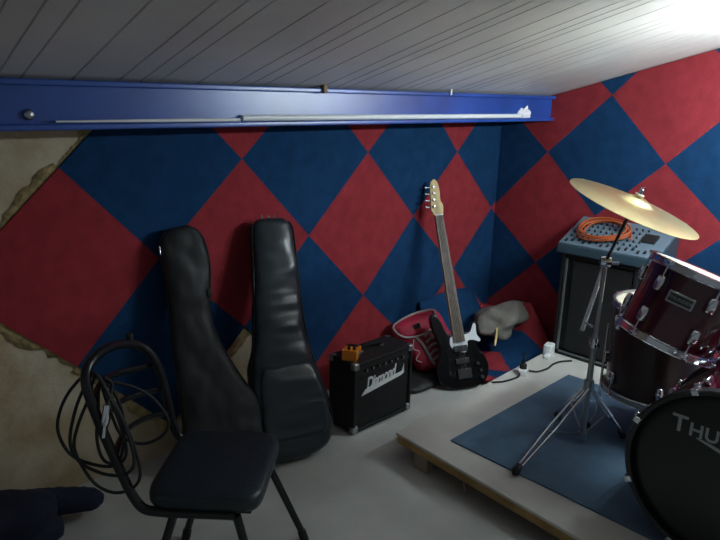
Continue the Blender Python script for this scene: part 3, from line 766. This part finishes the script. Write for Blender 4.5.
for k in range(8):
    a = PI / 8 + 2 * PI * k / 8; c, s = math.cos(a), math.sin(a)
    for z0, sg in ((-.03, 1), (-BL, -1)):
        m = Matrix.Translation((c * (BR + .012), s * (BR + .012), z0 - sg * .085)) @ Matrix.Rotation(a, 4, 'Z')
        lv = superloft('lug', [(0, 0, -.03, .007, .006), (0, 0, -.02, .012, .012), (0, 0, 0, .014, .013), (0, 0, .02, .012, .012), (0, 0, .03, .007, .006)], M['chrome'], bdr, seg=14)
        lv.data.transform(m)
        tube('tension_rod', [(c * (BR + .020), s * (BR + .020), z0 - sg * .055), (c * (BR + .020), s * (BR + .020), z0 + sg * .03)], .0035, M['chrome'], lv, seg=7)
        V, F = join([boxVF((.022, .022, .008), (.010, 0, sg * .016)), boxVF((.008, .022, .045), (.018, 0, 0)), boxVF((.016, .018, .008), (.022, 0, -sg * .018))])
        clw = mesh('claw_hook', V, F, M['chrome'], bdr, bevel=.003, mx=Matrix.Translation((c * (BR - .001), s * (BR - .001), z0 + sg * .026)) @ Matrix.Rotation(a, 4, 'Z'))
# lettering on the front head: small capitals with a larger first letter
def headtext(s, size, ywx, z):
    # local x = world z, local y = world y, text runs towards world -y
    o_ = Matrix(((0, 1, 0, z - BC.z), (-1, 0, 0, ywx - BC.y), (0, 0, 1, -.0048), (0, 0, 0, 1)))
    return text('lettering', s, size, o_, M['logo'], fh, .0005, spacing=1.03, bold=.0012)
headtext('T', .080, -1.801, .562)
headtext('HUNDER', .062, -1.958, .556)
swoosh = catmull([(BC.x, -1.855, .535), (BC.x, -1.90, .525), (BC.x, -1.97, .508), (BC.x, -2.03, .515)], 6)
Vv = []; Ff = []
for i, p in enumerate(swoosh):
    w = .0018 + .004 * math.sin(PI * i / (len(swoosh) - 1))
    for dz in (-w, w): Vv.append((p.z + dz - BC.z, p.y - BC.y, -.0046))
for i in range(len(swoosh) - 1): Ff.append((2 * i, 2 * i + 1, 2 * i + 3, 2 * i + 2))
o = mesh('lettering_sweep', Vv, Ff, M['logo'], fh); md = o.modifiers.new('Solid', 'SOLIDIFY'); md.thickness = .0008
# tom mount: post on the shell and arm into the tom
mount = [Vector((-1.235, -1.90, PH + .575)), Vector((-1.235, -1.90, PH + .66)), Vector((-1.20, -1.82, PH + .705)), Vector((-1.17, -1.755, PH + .70))]
iv = bdm.inverted()
mo = tube('tom_mount', [iv @ p for p in mount], .0125, M['chrome'], bdr, seg=12)
box('mount_plate', (.02, .08, .08), tuple(iv @ Vector((-1.235, -1.90, PH + .585))), M['chrome'], mo, bevel=.008)
lathe('wing_bolt', [(0, -.018), (.016, -.016), (.018, .0), (.016, .016), (0, .018)], M['chrome'], mo, 14, Matrix.Translation(iv @ mount[2]))

# ------------------------------------------------------------------ cymbal stand and cymbal
SB = Vector((-1.083, -1.316, PH + .008)); J = Vector((-1.078, -1.318, .940))
CC = Vector((-1.174, -1.444, 1.206)); CN = Vector((.094, -.340, .936)).normalized()
cs = empty('cymbal_stand', tuple(SB)); tag(cs, 'chrome boom cymbal stand on three legs beside the drums', 'cymbal stand')
T_ = lambda p: Vector(p) - SB
tube('lower_tube', [T_(SB + Vector((0, 0, .02))), T_((-1.083, -1.316, .60))], .0125, M['dullchrome'], cs, seg=14)
tube('upper_tube', [T_((-1.083, -1.316, .58)), T_(J)], .0095, M['dullchrome'], cs, seg=12)
lathe('height_clamp', [(0, -.022), (.018, -.022), (.020, .0), (.018, .022), (0, .022)], M['chrome'], cs, 16, Matrix.Translation(T_((-1.083, -1.316, .595))))
tube('wing_screw', [T_((-1.083, -1.316, .595)), T_((-1.115, -1.35, .597))], [.005, .010], M['chrome'], cs, seg=8, flat=.5)
tl = lathe('boom_tilter', [(0, -.020), (.020, -.020), (.024, -.006), (.024, .006), (.020, .020), (0, .020)], M['chrome'], cs, 16, Matrix.Translation(T_(J)) @ Matrix.Rotation(PI / 2, 4, 'X') @ Matrix.Rotation(.6, 4, 'Y'))
tube('wing_screw', [T_(J), T_(J + Vector((.025, -.045, .0)))], [.006, .012], M['chrome'], tl, seg=8, flat=.5)
under = CC - CN * .030
tube('boom_arm', [T_(J - Vector((0, 0, .002))), T_(under)], .0065, M['dark'], cs, seg=10)
tag(tube('boom_rod', [T_(J + (J - Vector((-1.02, -1.229, .609))) * .04), T_((-1.02, -1.229, .609))], .0095, M['satin'], cs, seg=14), 'bright chrome boom rod pointing down')  # lamp highlight on the chrome put into a pale metal colour
tube('rod_knob', [T_((-1.030, -1.24, .65)), T_((-1.075, -1.30, .655))], .005, M['chrome'], cs, seg=8)
tube('cymbal_post', [T_(under), T_(CC + CN * .060)], .004, M['chrome'], cs, seg=8)
hub = Vector((-1.083, -1.316, .40)); low = Vector((-1.083, -1.316, .165))
for foot in ((-1.512, -1.257), (-.905, -1.45 + .03), (-.955, -1.130)):
    f_ = Vector((foot[0], foot[1], PH + .022)); d = (f_ - hub); side = Vector((-d.y, d.x, 0)).normalized()
    P = []
    lg_ = tube('leg', [T_(hub + side * .012), T_(hub.lerp(f_, .5) + side * .016), T_(f_ + side * .007)], .0055, M['chrome'], cs, seg=8)
    tube('leg_rail', [T_(hub - side * .012), T_(hub.lerp(f_, .5) - side * .016), T_(f_ - side * .007)], .0055, M['chrome'], lg_, seg=8)
    mid = hub.lerp(f_, .55)
    if foot[0] > -.93: tag(tube('leg_sleeve', [T_(hub.lerp(f_, .12)), T_(hub.lerp(f_, .62))], .012, M['satin'], lg_, seg=10, flat=.5), 'pale flat leg bar')
    tube('leg_brace', [T_(low), T_(mid)], .0055, M['dullchrome'], lg_, seg=8, flat=.6)
    V, F = tubeVF([T_(f_ + (hub - f_).normalized() * .032), T_(f_), T_(f_ - Vector((0, 0, .013)))], [.013, .017, .014], seg=12)
    mesh('rubber_foot', V, F, M['rubber'], lg_, smooth=True)
lathe('leg_collar', [(0, -.025), (.020, -.025), (.022, 0), (.020, .025), (0, .025)], M['dullchrome'], cs, 16, Matrix.Translation(T_(hub)))
lathe('brace_collar', [(0, -.015), (.018, -.015), (.018, .015), (0, .015)], M['dullchrome'], cs, 16, Matrix.Translation(T_(low)))
# cymbal
cy = empty('cymbal', mx=along(CC, CN)); tag(cy, 'large bronze cymbal tilted on the boom stand', 'cymbal')
prof = [(.008, .0205), (.03, .019), (.048, .012), (.060, .003), (.075, -.001)]
for i in range(1, 13):
    r = .075 + (.245 - .075) * i / 12; prof.append((r, -.001 - .020 * ((r - .075) / .170) ** 1.5 + .0006 * (i % 2)))
prof2 = [(r, z - .0022) for r, z in prof[::-1]]
lathe('cymbal_plate', prof + prof2 + [prof[0]], M['brass'], cy, 96, angle=60)
lathe('felt_washer', [(.0045, .022), (.016, .022), (.017, .031), (.0045, .033)], M['head'], cy, 16)
wn = lathe('wing_nut', [(.0042, .034), (.009, .034), (.008, .050), (.0042, .052)], M['chrome'], cy, 14)
V, F = join([boxVF((.016, .004, .016), (.014, 0, .050)), boxVF((.016, .004, .016), (-.014, 0, .050))]); mesh('wing', V, F, M['chrome'], wn, bevel=.0018)

# ------------------------------------------------------------------ camera, world, view
cd = bpy.data.cameras.new('camera'); co = bpy.data.objects.new('camera', cd); COL.objects.link(co)
r = Vector((.72174052, -.69177465, .02320483)); u = Vector((.16038014, .19975201, .96663196)); f = Vector((.67332669, .69393586, -.25511603))
m = Matrix((r, u, -f)).transposed().to_4x4(); m.translation = (-3.477, -2.371, 1.521)
co.matrix_world = m
cd.sensor_width = 36; cd.lens = 618.9 / 720 * 36; cd.clip_start = .02
S.camera = co
w = bpy.data.worlds.new('World'); S.world = w; w.use_nodes = True
w.node_tree.nodes['Background'].inputs['Color'].default_value = (.5, .55, .6, 1)
w.node_tree.nodes['Background'].inputs['Strength'].default_value = .11
S.view_settings.view_transform = 'Standard'; S.view_settings.look = 'None'; S.view_settings.gamma = 1
S.view_settings.use_curve_mapping = False
S.view_settings.exposure = 1.0
S.cycles.use_denoising = True
S.cycles.max_bounces = 8
